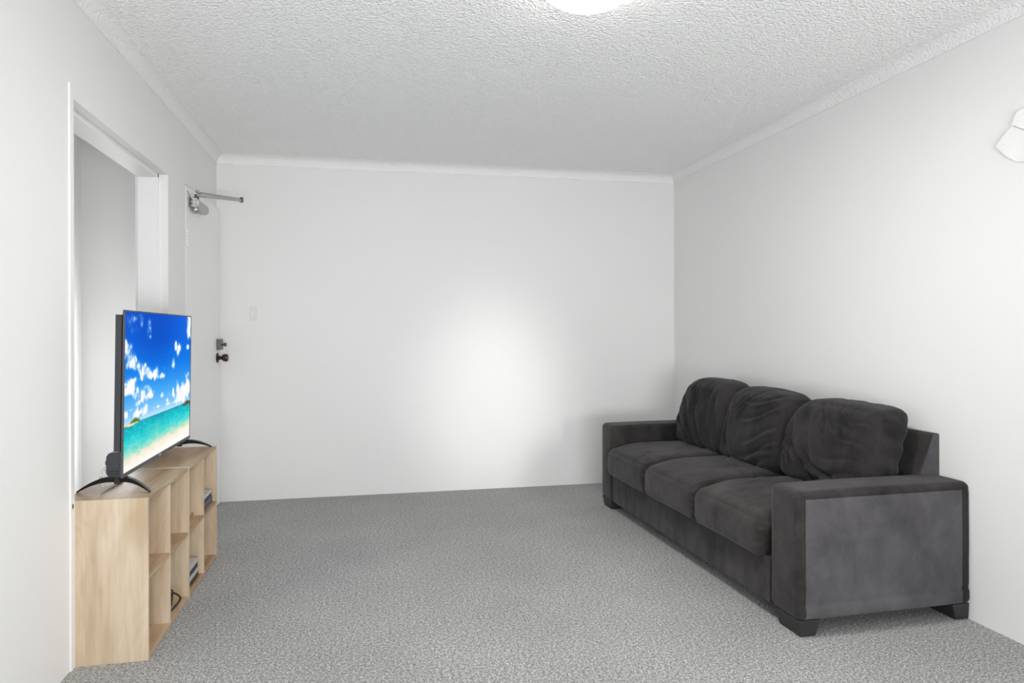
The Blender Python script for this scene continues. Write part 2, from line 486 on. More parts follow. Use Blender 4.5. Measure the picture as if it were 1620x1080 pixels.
# rim lock above the knob
LY, LZ = .775, 1.113
lk = obj('rim_lock', box(.002, .030, LY-.045, LY+.032, LZ-.037, LZ+.037, .004), M_dark_metal, ED); tag(lk, 'dark grey rim lock case')
obj('strike_box', box(.006, .026, LY+.036, LY+.046, LZ-.034, LZ+.034, .002), M_metal, lk)
bm = bmesh.new()
add_lathe(bm, [(0, .028), (.007, .028), (.007, .040), (.012, .043), (.013, .056), (.010, .059), (0, .059)], (0, LY-.008, LZ-.002), 'x', 20)
obj('turn_knob', bm, M_dark_metal, lk, True, math.radians(35))

# ------------------------------------------------------------------ door closer
DC = thing('door_closer', 'grey metal door closer with folding arm at top of the entry door', 'door closer', (XL+.004, 4.45, 1.965))
# local: x out of the door, y along the door, z up
obj('mounting_plate', box(0, .005, -.055, .30, -.032, .030, .001), M_metal_lt, DC)
bm = bmesh.new()
add_prism(bm, [(.005, -.028), (.040, -.030), (.052, -.018), (.052, .014), (.040, .026), (.005, .028)], 1, -.01, .26)
obj('closer_body', bm, M_metal, DC)
bm = bmesh.new()
add_lathe(bm, [(0, 0), (.026, 0), (.027, .003), (.027, .016), (0, .016)], (.030, -.026, 0), 'y', 26)
ec = obj('end_cap', bm, M_metal_lt, DC, True, math.radians(40))
bm = bmesh.new()
for k in range(4):
    a = PI/4+k*PI/2
    add_lathe(bm, [(0, -.0015), (.0035, -.0015), (.0035, .003), (0, .003)], (.030+.016*math.cos(a), -.026, .016*math.sin(a)), 'y', 10)
obj('cap_screw', bm, M_dark_metal, ec)
bm = bmesh.new()
add_box(bm, .003, .012, -.052, -.010, -.026, .024, .002); 
for z in (.012, -.010): add_box(bm, .010, .022, -.050, -.020, z-.004, z+.004, .001)
obj('bracket', bm, M_dark_metal, DC)
bm = bmesh.new()
add_lathe(bm, [(0, -.062), (.010, -.062), (.013, -.056), (.021, -.050), (.024, -.042), (.022, -.030), (.014, -.026), (0, -.026)], (.030, .012, 0), 'z', 24)
obj('pinion_cap', bm, M_metal, DC, True, math.radians(45))
bm = bmesh.new()
add_lathe(bm, [(0, .022), (.015, .022), (.015, .034), (.011, .036), (.011, .052), (0, .052)], (.034, .012, 0), 'z', 20)
obj('spindle', bm, M_dark_metal, DC, True, math.radians(40))
elbow = Vector((.262, .175, .057))
def flat_arm(p, q, w0, w1, th):
    bm = bmesh.new()
    p, q = Vector(p), Vector(q); d = (q-p).normalized(); s = d.cross(Vector((0, 0, 1))).normalized(); u = s.cross(d)
    A = [bm.verts.new(p+s*a*w0+u*b*th) for a, b in ((1, 1), (-1, 1), (-1, -1), (1, -1))]
    B = [bm.verts.new(q+s*a*w1+u*b*th) for a, b in ((1, 1), (-1, 1), (-1, -1), (1, -1))]
    bm.faces.new(A); bm.faces.new(B[::-1])
    for i in range(4): bm.faces.new((A[i], B[i], B[(i+1) % 4], A[(i+1) % 4]))
    return bm
obj('main_arm', flat_arm((.034, .012, .047), elbow+Vector((0, 0, -.003)), .014, .010, .0055), M_metal, DC)
bm = flat_arm(elbow+Vector((0, 0, .006)), (.012, .20, .098), .008, .010, .005)
obj('forearm', bm, M_metal, DC)
bm = bmesh.new()
add_lathe(bm, [(0, -.014), (.010, -.014), (.011, -.010), (.011, .014), (.009, .017), (0, .017)], elbow, 'z', 20)
obj('elbow_joint', bm, M_dark_metal, DC, True, math.radians(40))
obj('frame_shoe', box(0, .014, .165, .235, .090, .108, .002), M_metal, DC)
bm = bmesh.new(); add_tube(bm, [(.006, -.085, .055), (.010, -.055, .038), (.012, -.035, .024)], .0016, 8)
obj('wire', bm, M_black, DC)

# ------------------------------------------------------------------ light switch
LS = thing('light_switch', 'small white light switch plate on the back wall', 'light switch', (-.779, YB, 1.330))
obj('plate', box(-.023, .023, -.008, 0, -.047, .047, .003), M_switch, LS)
rk = obj('rocker', box(-.007, .007, -.012, -.007, -.012, .012, .0015), M_white, LS)

# ------------------------------------------------------------------ torn paper on the right wall
def wp(pts):  # (y, z) outline on the right wall
    return pts
TP = thing('torn_paper', 'torn curling white paper on the right wall at the photo edge', 'paper', (XR, 2.20, 1.90))
def flake(outline, lift, seed):
    """a thin curling sheet: outline in local (y, z); lift(y, z) gives the distance off the wall"""
    bm = bmesh.new()
    cx = sum(p[0] for p in outline)/len(outline); cz = sum(p[1] for p in outline)/len(outline)
    R = []
    for t in (1, .85, .6, .3):
        R.append([bm.verts.new((-lift(cx+(p[0]-cx)*t, cz+(p[1]-cz)*t)-.001*vnoise(p[0]*80*t, p[1]*80, 0, seed), cx+(p[0]-cx)*t, cz+(p[1]-cz)*t)) for p in outline])
    c = bm.verts.new((-lift(cx, cz), cx, cz))
    n = len(outline)
    for A, B in zip(R[:-1], R[1:]):
        for i in range(n): bm.faces.new((A[i], A[(i+1) % n], B[(i+1) % n], B[i]))
    for i in range(n): bm.faces.new((R[-1][i], R[-1][(i+1) % n], c))
    bmesh.ops.recalc_face_normals(bm, faces=bm.faces[:]); bm.normal_update()
    g = bmesh.ops.solidify(bm, geom=bm.faces[:], thickness=.0012)
    return bm
def edge(a, b_, n, jit, sd):
    return [(a[0]+(b_[0]-a[0])*k/n+jit*(vnoise(k*1.7, sd)-.5), a[1]+(b_[1]-a[1])*k/n+jit*(vnoise(k*2.3, sd+9)-.5)) for k in range(n)]
def outline(P, jit, sd):
    out = []
    for k, p in enumerate(P): out += edge(p, P[(k+1) % len(P)], 5, jit, sd+k)
    return out
lo = outline([(.090, .013), (.052, .050), (.021, .073), (-.030, .040), (-.085, .010), (-.080, -.075), (.002, -.069), (.040, -.040)], .004, 2)
obj('lower_flap', flake(lo, lambda y, z: .003+.013*sstep(-.06, .09, y), 3), M_paper, TP)
hi = outline([(.018, .076), (-.002, .120), (-.040, .128), (-.085, .110), (-.085, .018), (-.030, .046)], .003, 5)
obj('upper_flap', flake(hi, lambda y, z: .002+.016*sstep(-.09, .03, y), 5), M_paper, TP)

# ------------------------------------------------------------------ ceiling light
CL = thing('ceiling_light', 'round white glowing oyster light on the stippled ceiling', 'ceiling light', (.786, 2.385, ZC))
bm = bmesh.new(); add_lathe(bm, [(0, 0), (.160, 0), (.163, -.006), (.163, -.022), (.158, -.026), (0, -.026)], (0, 0, 0), 'z', 64)
obj('base_ring', bm, M_white, CL, True, math.radians(40))
m, nt, b = new_mat('lit_opal_glass')
setp(b, Roughness=.3); b.inputs['Base Color'].default_value = (.9, .9, .88, 1)
b.inputs['Emission Color'].default_value = (1, .985, .96, 1); b.inputs['Emission Strength'].default_value = 16.0
M_opal = m
bm = bmesh.new()
pr = [(.158, -.024)]+[(.157*math.cos(a*PI/2/12), -.026-.058*math.sin(a*PI/2/12)) for a in range(13)]
pr[-1] = (0, pr[-1][1])
add_lathe(bm, pr, (0, 0, 0), 'z', 64)
obj('opal_dome', bm, M_opal, CL, True, math.radians(60))

# ------------------------------------------------------------------ bookcases
BW, BL, BH, BT = .292, .6015, .591, .0125
def bookcase(y0, label):
    t = thing('cube_bookcase', label, 'bookcase', (-.776-BW/2, y0, 0), 0, 'pale oak cube bookcases')
    h = BW/2
    e = .0008
    obj('side_panel', box(-h, h, .0003, BT, 0, BH, e, 1), M_oak_v, t)
    obj('side_panel', box(-h, h, BL-BT, BL-.0003, 0, BH, e, 1), M_oak_v, t)
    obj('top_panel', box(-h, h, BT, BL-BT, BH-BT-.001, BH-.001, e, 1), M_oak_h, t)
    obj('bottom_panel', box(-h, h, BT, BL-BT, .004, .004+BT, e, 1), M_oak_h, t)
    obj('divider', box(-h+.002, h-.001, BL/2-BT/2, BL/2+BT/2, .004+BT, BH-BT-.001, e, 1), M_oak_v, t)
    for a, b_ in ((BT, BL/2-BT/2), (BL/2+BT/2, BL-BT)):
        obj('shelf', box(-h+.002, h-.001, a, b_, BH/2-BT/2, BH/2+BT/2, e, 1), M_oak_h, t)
    return t
BY = 2.7585
bookcase(BY, 'pale oak cube bookcase nearest the camera, holding a coil of cable')
bookcase(BY+BL, 'pale oak cube bookcase at the far end, holding two stacks of boxes')

# media boxes stacked in the far bookcase
def media_box(label, loc, rot, w, d, lid_h, body_h, mat_l, mat_b, group):
    t = thing('media_box', label, 'media box', loc, rot, group)
    obj('box_body', box(-d, 0, 0, w, 0, body_h, .003), mat_b, t)
    if lid_h:
        obj('box_lid', box(-d+.001, .001, .0005, w-.0005, body_h, body_h+lid_h, .002), mat_l, t)
    return t
yb = BY+BL+BT
zb = .004+BT+.0002
G1, G2 = 'boxes on the lower shelf', 'boxes on the upper shelf'
media_box('black box with silver lid, at the bottom of the lower stack in the far bookcase', (-.795, yb+.055, zb), 0, .197, .155, .020, .025, M_silver, M_black, G1)
media_box('black box with silver lid, on top of the lower stack in the far bookcase', (-.797, yb+.053, zb+.0454), 0, .192, .155, .020, .025, M_silver, M_black, G1)
yb2 = BY+BL+BL/2+BT/2
zb2 = BH/2+BT/2+.0002
media_box('dark blue-grey box at the bottom of the upper stack in the far bookcase', (-.792, yb2+.030, zb2), 0, .235, .15, .0, .034, M_navy, M_navy, G2)
media_box('black box with pale silver lid, on top of the upper stack in the far bookcase', (-.795, yb2+.030, zb2+.0342), 0, .222, .15, .015, .018, M_silver, M_black, G2)

# coiled cable in the near bookcase
yc0 = BY+BL/2+BT/2
PC = thing('power_cable', 'coiled black cable with silver plug on the lower shelf of the near bookcase', 'cable', (-.86, yc0+.10, zb))
bm = bmesh.new()
pts = []
for k in range(62):
    a = 2*PI*k/15.0+.6
    w = 1+.10*math.sin(k*1.7)
    pts.append((.055*math.cos(a)*w, .075*math.sin(a)*w+.01, .006+.0145*(k/15.0)+.012*max(0, math.sin(a*1.0))))
add_tube(bm, smoothcurve(pts, 3), .0042, 8)
obj('cable_coil', bm, M_cable, PC, True)
bm = bmesh.new()
add_tube(bm, smoothcurve([(.02, -.02, .075), (.050, .0, .085), (.066, .05, .060), (.070, .10, .020), (.060, .03, .008), (.045, -.06, .006)], 8), .0042, 8)
obj('cable_loop', bm, M_cable, PC, True)
bm = bmesh.new(); add_box(bm, .030, .046, -.074, -.048, .001, .013, .002)
pl = obj('plug', bm, M_black, PC)
obj('plug_tip', box(.033, .043, -.048, -.034, .004, .010, .001), M_chrome, pl)

# ------------------------------------------------------------------ television
TVY, TVW, TVH, TVX = 2.842, 1.020, .628, -.886
TZ = BH+.0595     # bottom edge of the panel
TV = thing('television', 'flat television showing a tropical beach, standing on the pale oak bookcases', 'television', (TVX, TVY, BH))
tilt = math.radians(.9)
def tiltbm(bm):
    c, s = math.cos(tilt), math.sin(tilt)
    for v in bm.verts:
        z = v.co.z-.06
        v.co = Vector((v.co.x*c+z*s, v.co.y, .06+z*c-v.co.x*s))
    return bm
P0, P1 = .0595, .0595+TVH
# bezel frame: thin ring around the screen
bm = bmesh.new()
add_box(bm, -.008, 0, .004, .007, P0, P1); add_box(bm, -.008, 0, TVW-.006, TVW-.003, P0, P1)
add_box(bm, -.008, 0, .007, TVW-.006, P1-.005, P1); add_box(bm, -.008, 0, .007, TVW-.006, P0, P0+.014)
add_box(bm, -.008, -.004, .007, TVW-.006, P0+.014, P1-.006)
obj('bezel', tiltbm(bm), M_bezel, TV)
# logo mark on the lower bezel
bm = bmesh.new(); add_box(bm, -.001, .0012, TVW*.46, TVW*.46+.030, P0+.004, P0+.010, .0005)
obj('logo_badge', tiltbm(bm), M_silver, TV)
# rear shell
bm = bmesh.new()
add_prism(bm, [(.020, P0+.09), (TVW-.020, P0+.09), (TVW-.020, P1-.012), (.020, P1-.012)], 0, -.014, -.0075)
add_prism(bm, [(.007, P0+.10), (TVW-.007, P0+.10), (TVW-.007, P1-.018), (.007, P1-.018)], 0, -.034, -.0125)
obj('rear_shell', tiltbm(bm), M_tvback, TV)
bm = bmesh.new()
prof = [(-.0075, P0+.002), (-.052, P0+.006), (-.060, P0+.018), (-.060, P0+.080), (-.052, P0+.092), (-.0075, P0+.098)]
add_prism(bm, prof, 1, .010, TVW-.010)
hb = obj('electronics_housing', tiltbm(bm), M_tvback, TV)
bm = bmesh.new(); add_box(bm, -.050, -.018, .004, .0105, P0+.014, P0+.026, .001)
obj('side_port', tiltbm(bm), M_black, hb)
bm = bmesh.new(); add_box(bm, -.070, -.058, .03, .06, P0+.045, P0+.062, .002)
obj('rear_clip', tiltbm(bm), M_black, hb)
# stand feet: arched, one near each end
def tv_foot(yc, yf, yr):
    bm = bmesh.new()
    # front leg
    def arch(p_end, sgn, y_end):
        a = Vector((-.030 if sgn > 0 else -.034, yc, .054))
        n = 14
        rings = []
        for k in range(n+1):
            t = k/n
            x = a.x+(p_end-a.x)*t
            y = a.y+(y_end-a.y)*t
            zt = .060*(1-t**2.0)+.006*t+.0
            zb_ = zt-(.019*(1-t)**.8+.005)
            if t > .98: zb_ = 0.0
            zb_ = max(0.0003, zb_)
            w = .012-.002*t
            rings.append([bm.verts.new((x, y-w, zt)), bm.verts.new((x, y+w, zt)), bm.verts.new((x, y+w*.8, zb_)), bm.verts.new((x, y-w*.8, zb_))])
        for A, B in zip(rings[:-1], rings[1:]):
            for i in range(4): bm.faces.new((A[i], A[(i+1) % 4], B[(i+1) % 4], B[i]))
        bm.faces.new(rings[0]); bm.faces.new(rings[-1][::-1])
    arch(.092, 1, yf); arch(-.176, -1, yr)
    add_box(bm, -.044, -.020, yc-.012, yc+.012, .030, .066, .002)
    return bm
obj('stand_foot', tv_foot(.055, .012, .062), M_gloss, TV)
obj('stand_foot', tv_foot(TVW-.075, TVW+.058, TVW-.07), M_gloss, TV)
# white plug and cable at the rear of the set
bm = bmesh.new()
add_tube(bm, smoothcurve([(-.060, .075, .080), (-.085, .075, .085), (-.098, .078, .070), (-.100, .08, .045), (-.096, .10, .012), (-.085, .16, .006), (-.08, .25, .006)], 6), .006, 10)
wc = obj('white_cord', bm, M_white, TV, True); tag(wc, 'white power cord and plug')
obj('cord_plug', box(-.092, -.060, .060, .088, .048, .082, .006, 3), M_white, wc)

# ---- the picture on the screen: procedurally coloured grid of the display surface
def crop_uv(x, y):
    """layout coordinates of the picture -> (u from the left, v from the top)"""
    px, py = 195+x/4.0, 490+y/4.0
    s = (px-197)/(301.5-197)
    top = 491.5+(501-491.5)*s; bot = 752+(692.5-752)*s
    d0, d1 = 2.60, 3.60
    return (s*d0/(d1-s*(d1-d0)), (py-top)/(bot-top))
CL_ = []
def cl(x, y, rx, ry, a):
    u, v = crop_uv(x, y)
    s = (x/4.0+195-197)/104.5
    hgt = 260-70*s
    du = (crop_uv(x+rx, y)[0]-crop_uv(x-rx, y)[0])/2
    CL_.append((u, v, max(du, .006)*.86, ry/4.0/hgt*.86, a*.93))
for c in [(28, 265, 38, 55, 1.0), (62, 320, 26, 40, .8), (85, 350, 30, 35, .55), (40, 355, 26, 30, .45), (10, 215, 14, 30, .8),
          (150, 405, 30, 42, 1.0), (120, 385, 22, 40, .6), (145, 350, 8, 16, .7), (205, 405, 26, 42, 1.0), (250, 420, 17, 20, .95), (120, 440, 10, 15, .9), (180, 425, 20, 16, .7), (265, 375, 7, 14, .4),
          (30, 480, 60, 42, .95), (75, 455, 28, 26, .6), (20, 530, 40, 30, .9), (50, 515, 45, 26, .7),
          (130, 540, 52, 50, 1.15), (185, 530, 20, 22, .95), (100, 595, 26, 20, .95), (150, 490, 12, 14, .8), (170, 555, 25, 18, .8),
          (120, 650, 46, 36, 1.1), (150, 640, 14, 40, .9), (90, 670, 26, 22, .9), (20, 675, 18, 32, .8), (55, 640, 14, 10, .5),
          (195, 628, 12, 16, .8), (250, 550, 13, 13, .85), (225, 618, 12, 8, .6), (250, 532, 8, 8, .4),
          (422, 70, 17, 90, 1.25), (415, 150, 11, 40, .9), (345, 240, 20, 34, 1.0), (335, 235, 8, 30, .8), (362, 250, 8, 22, .7), (410, 238, 12, 16, .9), (345, 285, 14, 25, .35),
          (320, 340, 10, 38, .65), (318, 360, 10, 14, .6), (250, 252, 8, 22, .25), (247, 290, 6, 14, .15),
          (346, 490, 9, 42, .95), (320, 520, 8, 30, .85), (298, 555, 8, 26, .8), (288, 578, 10, 15, .85), (322, 545, 12, 12, .7),
          (390, 520, 40, 60, 1.0), (360, 570, 34, 34, .95), (410, 480, 18, 40, 1.0), (408, 415, 16, 24, .7), (380, 560, 30, 30, .9), (330, 590, 40, 10, .6), (270, 610, 40, 10, .45),
          (62, 110, 45, 60, .26), (30, 60, 24, 44, .24), (165, 95, 15, 45, .55), (160, 140, 16, 40, .42), (112, 45, 18, 40, .42), (118, 90, 10, 30, .25), (70, 50, 30, 30, .18), (175, 170, 10, 24, .2)]:
    cl(*c)
def lerp3(a, b, t): return tuple(x+(y-x)*t for x, y in zip(a, b))
def grad(stops, t):
    for (p, c), (q, d) in zip(stops[:-1], stops[1:]):
        if t <= q: return lerp3(c, d, max(0, (t-p)/(q-p)))
    return stops[-1][1]
def picture(u, v):
    hz = .7125
    if v < hz:
        t = v/hz
        c = grad([(0, (20, 80, 200)), (.25, (14, 92, 212)), (.5, (20, 122, 230)), (.75, (66, 166, 244)), (.92, (130, 200, 248)), (1, (175, 222, 250))], t)
        c = lerp3(c, (30, 130, 246), .5*sstep(.45, 1.0, u)*(1-t)+.25*sstep(.25, .0, u)*sstep(.05, .4, t)*(1-t))
        c = lerp3(c, (12, 78, 192), .55*math.exp(-((u-.42)/.22)**2-((v-.17)/.17)**2))
        d = 0.0
        for (cu, cv, ru, rv, a) in CL_:
            e = ((u-cu)/ru)**2+((v-cv)/rv)**2
            if e < 6: d += a*math.exp(-e*1.0)
        n = fbm(u*36, v*24, 0, 5, 3); n2 = fbm(u*12+3, v*8, 2, 3, 8)
        den = d*1.05+(n-.5)*2.3*min(1, d*2.2+.05)+(n2-.5)*.4*min(1, d*3+.2)
        k = sstep(.30, .92, den)
        k2 = .55*sstep(.05, .5, d+(n-.5)*.9*min(1, d*3))
        c = lerp3(c, (120, 190, 250), k2)
        shade = sstep(.45, .9, fbm(u*22+9, v*20, 1, 3, 5))
        c = lerp3(c, lerp3((252, 253, 254), (222, 232, 244), shade*.5), k)
        if t > .93:  # low haze of small clouds
            c = lerp3(c, (215, 236, 250), .45*sstep(.93, 1, t)*(.5+fbm(u*40, v*60, 0, 2, 4)))
        # island on the left, rocks on the right
        iu = (u-.02)/.2
        hh = .010*math.sin(PI*min(1, max(0, (u-.0)/.20)))*.5
        if .0 < u < .19 and v > hz-.006-.004*fbm(u*90, 1, 0, 2, 2): c = (226, 208, 168)
        if .075 < u < .20:
            top = .026*math.sin(PI*(u-.075)/.125)**.6*(.65+.5*vnoise(u*120, 2, 0, 6))
            if v > hz-top-.004 and v < hz-.002: c = lerp3((52, 98, 34), (150, 166, 48), fbm(u*150, v*90, 0, 3, 2))
        if u > .86:
            top = .016*sstep(.86, .93, u)*(.5+.9*vnoise(u*70, 4, 0, 1))
            if v > hz-top: c = lerp3((58, 60, 42), (120, 112, 72), fbm(u*130, v*130, 0, 3, 2))
        return c
    sand = .955-.045*u
    if u > .83 and v < hz+.020*(.4+.9*vnoise(u*60, 3, 0, 1))*sstep(.83, .9, u): return lerp3((54, 58, 44), (128, 118, 78), fbm(u*130, v*130, 0, 3, 2))
    if u < .17 and v < hz+.010*math.sin(PI*u/.17): return (238, 226, 198)
    n = fbm(u*16, v*40, 0, 4, 12); n2 = fbm(u*60, v*130, 0, 3, 22)
    t = (v-hz)/(sand-hz)+(n-.5)*.28
    c = grad([(0, (22, 160, 178)), (.12, (24, 182, 196)), (.38, (38, 208, 214)), (.60, (92, 220, 212)), (.78, (168, 228, 204)), (.90, (228, 232, 208)), (1.0, (250, 238, 220)), (1.10, (253, 246, 236)), (1.3, (254, 251, 246))], t)
    if t < .8: c = lerp3(c, (170, 240, 240), .30*sstep(.55, .8, n2)); c = lerp3(c, (14, 140, 160), .28*sstep(.5, .3, n2)*(1-t))
    dk = math.exp(-((u-.40)/.10)**2-((v-.80)/.035)**2)
    return lerp3(c, (110, 200, 178), .35*dk)
NU, NV = 260, 150
bm = bmesh.new()
S0, S1, Z0, Z1 = .0072, TVW-.0062, P0+.0145, P1-.0052
vv = [[bm.verts.new((-.0025, S0+(S1-S0)*i/NU, Z1+(Z0-Z1)*j/NV)) for i in range(NU+1)] for j in range(NV+1)]
cols = {}
for j in range(NV):
    for i in range(NU): bm.faces.new((vv[j][i], vv[j+1][i], vv[j+1][i+1], vv[j][i+1]))
colarr = []
for j in range(NV+1):
    for i in range(NU+1): colarr.append(s2l(tuple(max(0, min(255, x)) for x in picture(i/NU, j/NV))))
tiltbm(bm)
m, nt, b = new_mat('lit_screen')
at = nd(nt, 'ShaderNodeAttribute'); at.attribute_name = 'picture'
b.inputs['Base Color'].default_value = (.003, .003, .004, 1); setp(b, Roughness=.6, Specular_IOR_Level=.0)
nt.links.new(at.outputs['Color'], b.inputs['Emission Color']); b.inputs['Emission Strength'].default_value = .93
bm.verts.index_update()
sc_o = obj('screen', bm, m, TV)
ca = sc_o.data.color_attributes.new('picture', 'FLOAT_COLOR', 'POINT')
for i, c in enumerate(colarr): ca.data[i].color = (*c, 1)
tag(sc_o, 'lit screen with blue sky, clouds and turquoise sea')

# ------------------------------------------------------------------ sofa
SOFA = thing('sofa', 'charcoal suede three-seat sofa against the right wall', 'sofa', (1.640, 2.414, 0), .0202)
def rounded_box(hx, hy, hz, r, n):
    """dense rounded box centred on the origin; returns list of (verts, faces) with cube parameters"""
    bm = bmesh.new()
    key = {}
    par = {}
    ext = (hx, hy, hz)
    cnt = [max(4, int(2*h/n)) for h in ext]
    def tvals(k):
        # finer near the edges
        h = ext[k]; rr = min(r, h*.98); c = cnt[k]
        ins = [-(h-rr)+(2*(h-rr))*i/c for i in range(c+1)]
        e = [-h+rr*(1-math.cos(i/6*PI/2)) if False else -h+rr*i/6 for i in range(6)]
        return e+ins+[-x for x in e[::-1]]
    T3 = [tvals(k) for k in range(3)]
    def vert(p):
        kk = tuple(round(x, 5) for x in p)
        if kk in key: return key[kk]
        q = [max(-(ext[i]-min(r, ext[i]*.98)), min(ext[i]-min(r, ext[i]*.98), p[i])) for i in range(3)]
        d = Vector(p)-Vector(q)
        co = Vector(q)+(d.normalized()*min(r, min(ext)*.98) if d.length > 1e-9 else d)
        v = bm.verts.new(co); key[kk] = v; par[v] = tuple(p[i]/ext[i] for i in range(3))
        return v
    for ax in range(3):
        a, b_ = [i for i in range(3) if i != ax]
        for sgn in (-1, 1):
            g = []
            for x in T3[a]:
                row = []
                for y in T3[b_]:
                    p = [0, 0, 0]; p[ax] = sgn*ext[ax]; p[a] = x; p[b_] = y
                    row.append(vert(p))
                g.append(row)
            for i in range(len(g)-1):
                for j in range(len(g[0])-1):
                    f = (g[i][j], g[i+1][j], g[i+1][j+1], g[i][j+1])
                    if len(set(f)) == 4:
                        try: bm.faces.new(f)
                        except ValueError: pass
    return bm, par

def fold(p, a, b_, w, amp, kind='v'):
    """soft fold along segment a-b in 2D; ends fade out"""
    ax, ay = a; bx, by = b_
    dx, dy = bx-ax, by-ay
    L = math.hypot(dx, dy)
    t = ((p[0]-ax)*dx+(p[1]-ay)*dy)/(L*L)
    if t < -.15 or t > 1.15: return 0.0
    s = ((p[0]-ax)*dy-(p[1]-ay)*dx)/L
    s += .012*math.sin(t*5+ax*20)
    f = sstep(-.15, .15, t)*sstep(1.15, .75, t)
    e = s/(w*.62)
    if abs(e) > 3.2: return 0.0
    if kind == 'v': return -amp*f*math.exp(-e*e)
    if kind == 'r': return amp*f*math.exp(-e*e)
    return amp*f*e*math.exp(-e*e)*2.0     # one-sided fold

ARM0, ARM1, SL = .200, 1.988, 2.185
SEG = (ARM1-ARM0)/3
# arms
def arm(y0, y1):
    hx, hy, hz = .8125/2, (y1-y0)/2, (.566-.060)/2
    bm, par = rounded_box(hx, hy, hz, .030, .011)
    for v in bm.verts:
        u = par[v]
        v.co += Vector((.8125/2, (y0+y1)/2, .313))
        v.co.z += .006*(1-u[0]**2)*(1-u[1]**2)*(1 if u[2] > .9 else 0)
        side = (1-u[0]**4)*(1-u[2]**4)
        if abs(u[1]) > .98: v.co.y += .004*side*(1 if u[1] > 0 else -1)
        # horizontal seam near the bottom of the side, slight ripple in the cloth
        # sewn panel joins: a strip along the bottom of the side and an inset panel edge
        if abs(u[1]) > .98:
            sg = 1 if u[1] > 0 else -1
            xx, zz = v.co.x, v.co.z
            v.co.y -= sg*.0035*math.exp(-((zz-.122-.012*xx)/.007)**2)
            v.co.y += sg*.0030*sstep(.120, .100, zz-.012*xx)
            v.co.y -= sg*.0022*math.exp(-((zz-.536)/.007)**2)
            v.co.y -= sg*.0022*math.exp(-((xx-.034)/.007)**2)
            v.co.y -= sg*.0025*math.exp(-((xx-.765)/.009)**2)
            v.co.y += .0022*(fbm(xx*14, zz*20, 2, 3, 33)-.5)
        v.co.y += .0020*(vnoise(v.co.x*9, v.co.z*9, 1, 31)-.5)
        if u[0] < -.98: v.co.x -= .004*(1-u[1]**2)
    bm.normal_update()
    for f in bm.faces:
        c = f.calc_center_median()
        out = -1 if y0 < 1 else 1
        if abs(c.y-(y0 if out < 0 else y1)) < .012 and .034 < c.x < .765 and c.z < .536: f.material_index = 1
    return bm
obj('arm', arm(0, ARM0), (M_suede, M_suede_lit), SOFA, True)
obj('arm', arm(ARM1, SL), (M_suede, M_suede_lit), SOFA, True)
# front rail and seat platform
bm, par = rounded_box(.31, (ARM1-ARM0)/2-.0005, .0945, .008, .02)
for v in bm.verts:
    u = par[v]
    v.co += Vector((.316, (ARM0+ARM1)/2, .1545))
    if u[0] < -.9: v.co.x += .004*(vnoise(v.co.y*7, v.co.z*9, 0, 41)-.5)+.0015*math.sin(v.co.y*55+3*vnoise(v.co.y*3, 0))*sstep(.25, .12, v.co.z)
obj('base_rail', bm, M_suede, SOFA, True, math.radians(50))
# back frame
bm = bmesh.new()
add_prism(bm, [(.560, .20), (.688, .55), (.762, .735), (.772, .745), (.796, .745), (.803, .738), (.803, .075), (.560, .075)], 1, .155, SL-.150)
bm.normal_update()
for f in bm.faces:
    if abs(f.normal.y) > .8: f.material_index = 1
bf = obj('back_frame', bm, (M_suede, M_suede_lit), SOFA)
bm = bmesh.new(); add_tube(bm, [(.690, .1545, .545), (.728, .1545, .640), (.765, .1545, .738)], .0025, 6)
obj('seam_welt', bm, M_suede, bf, True)

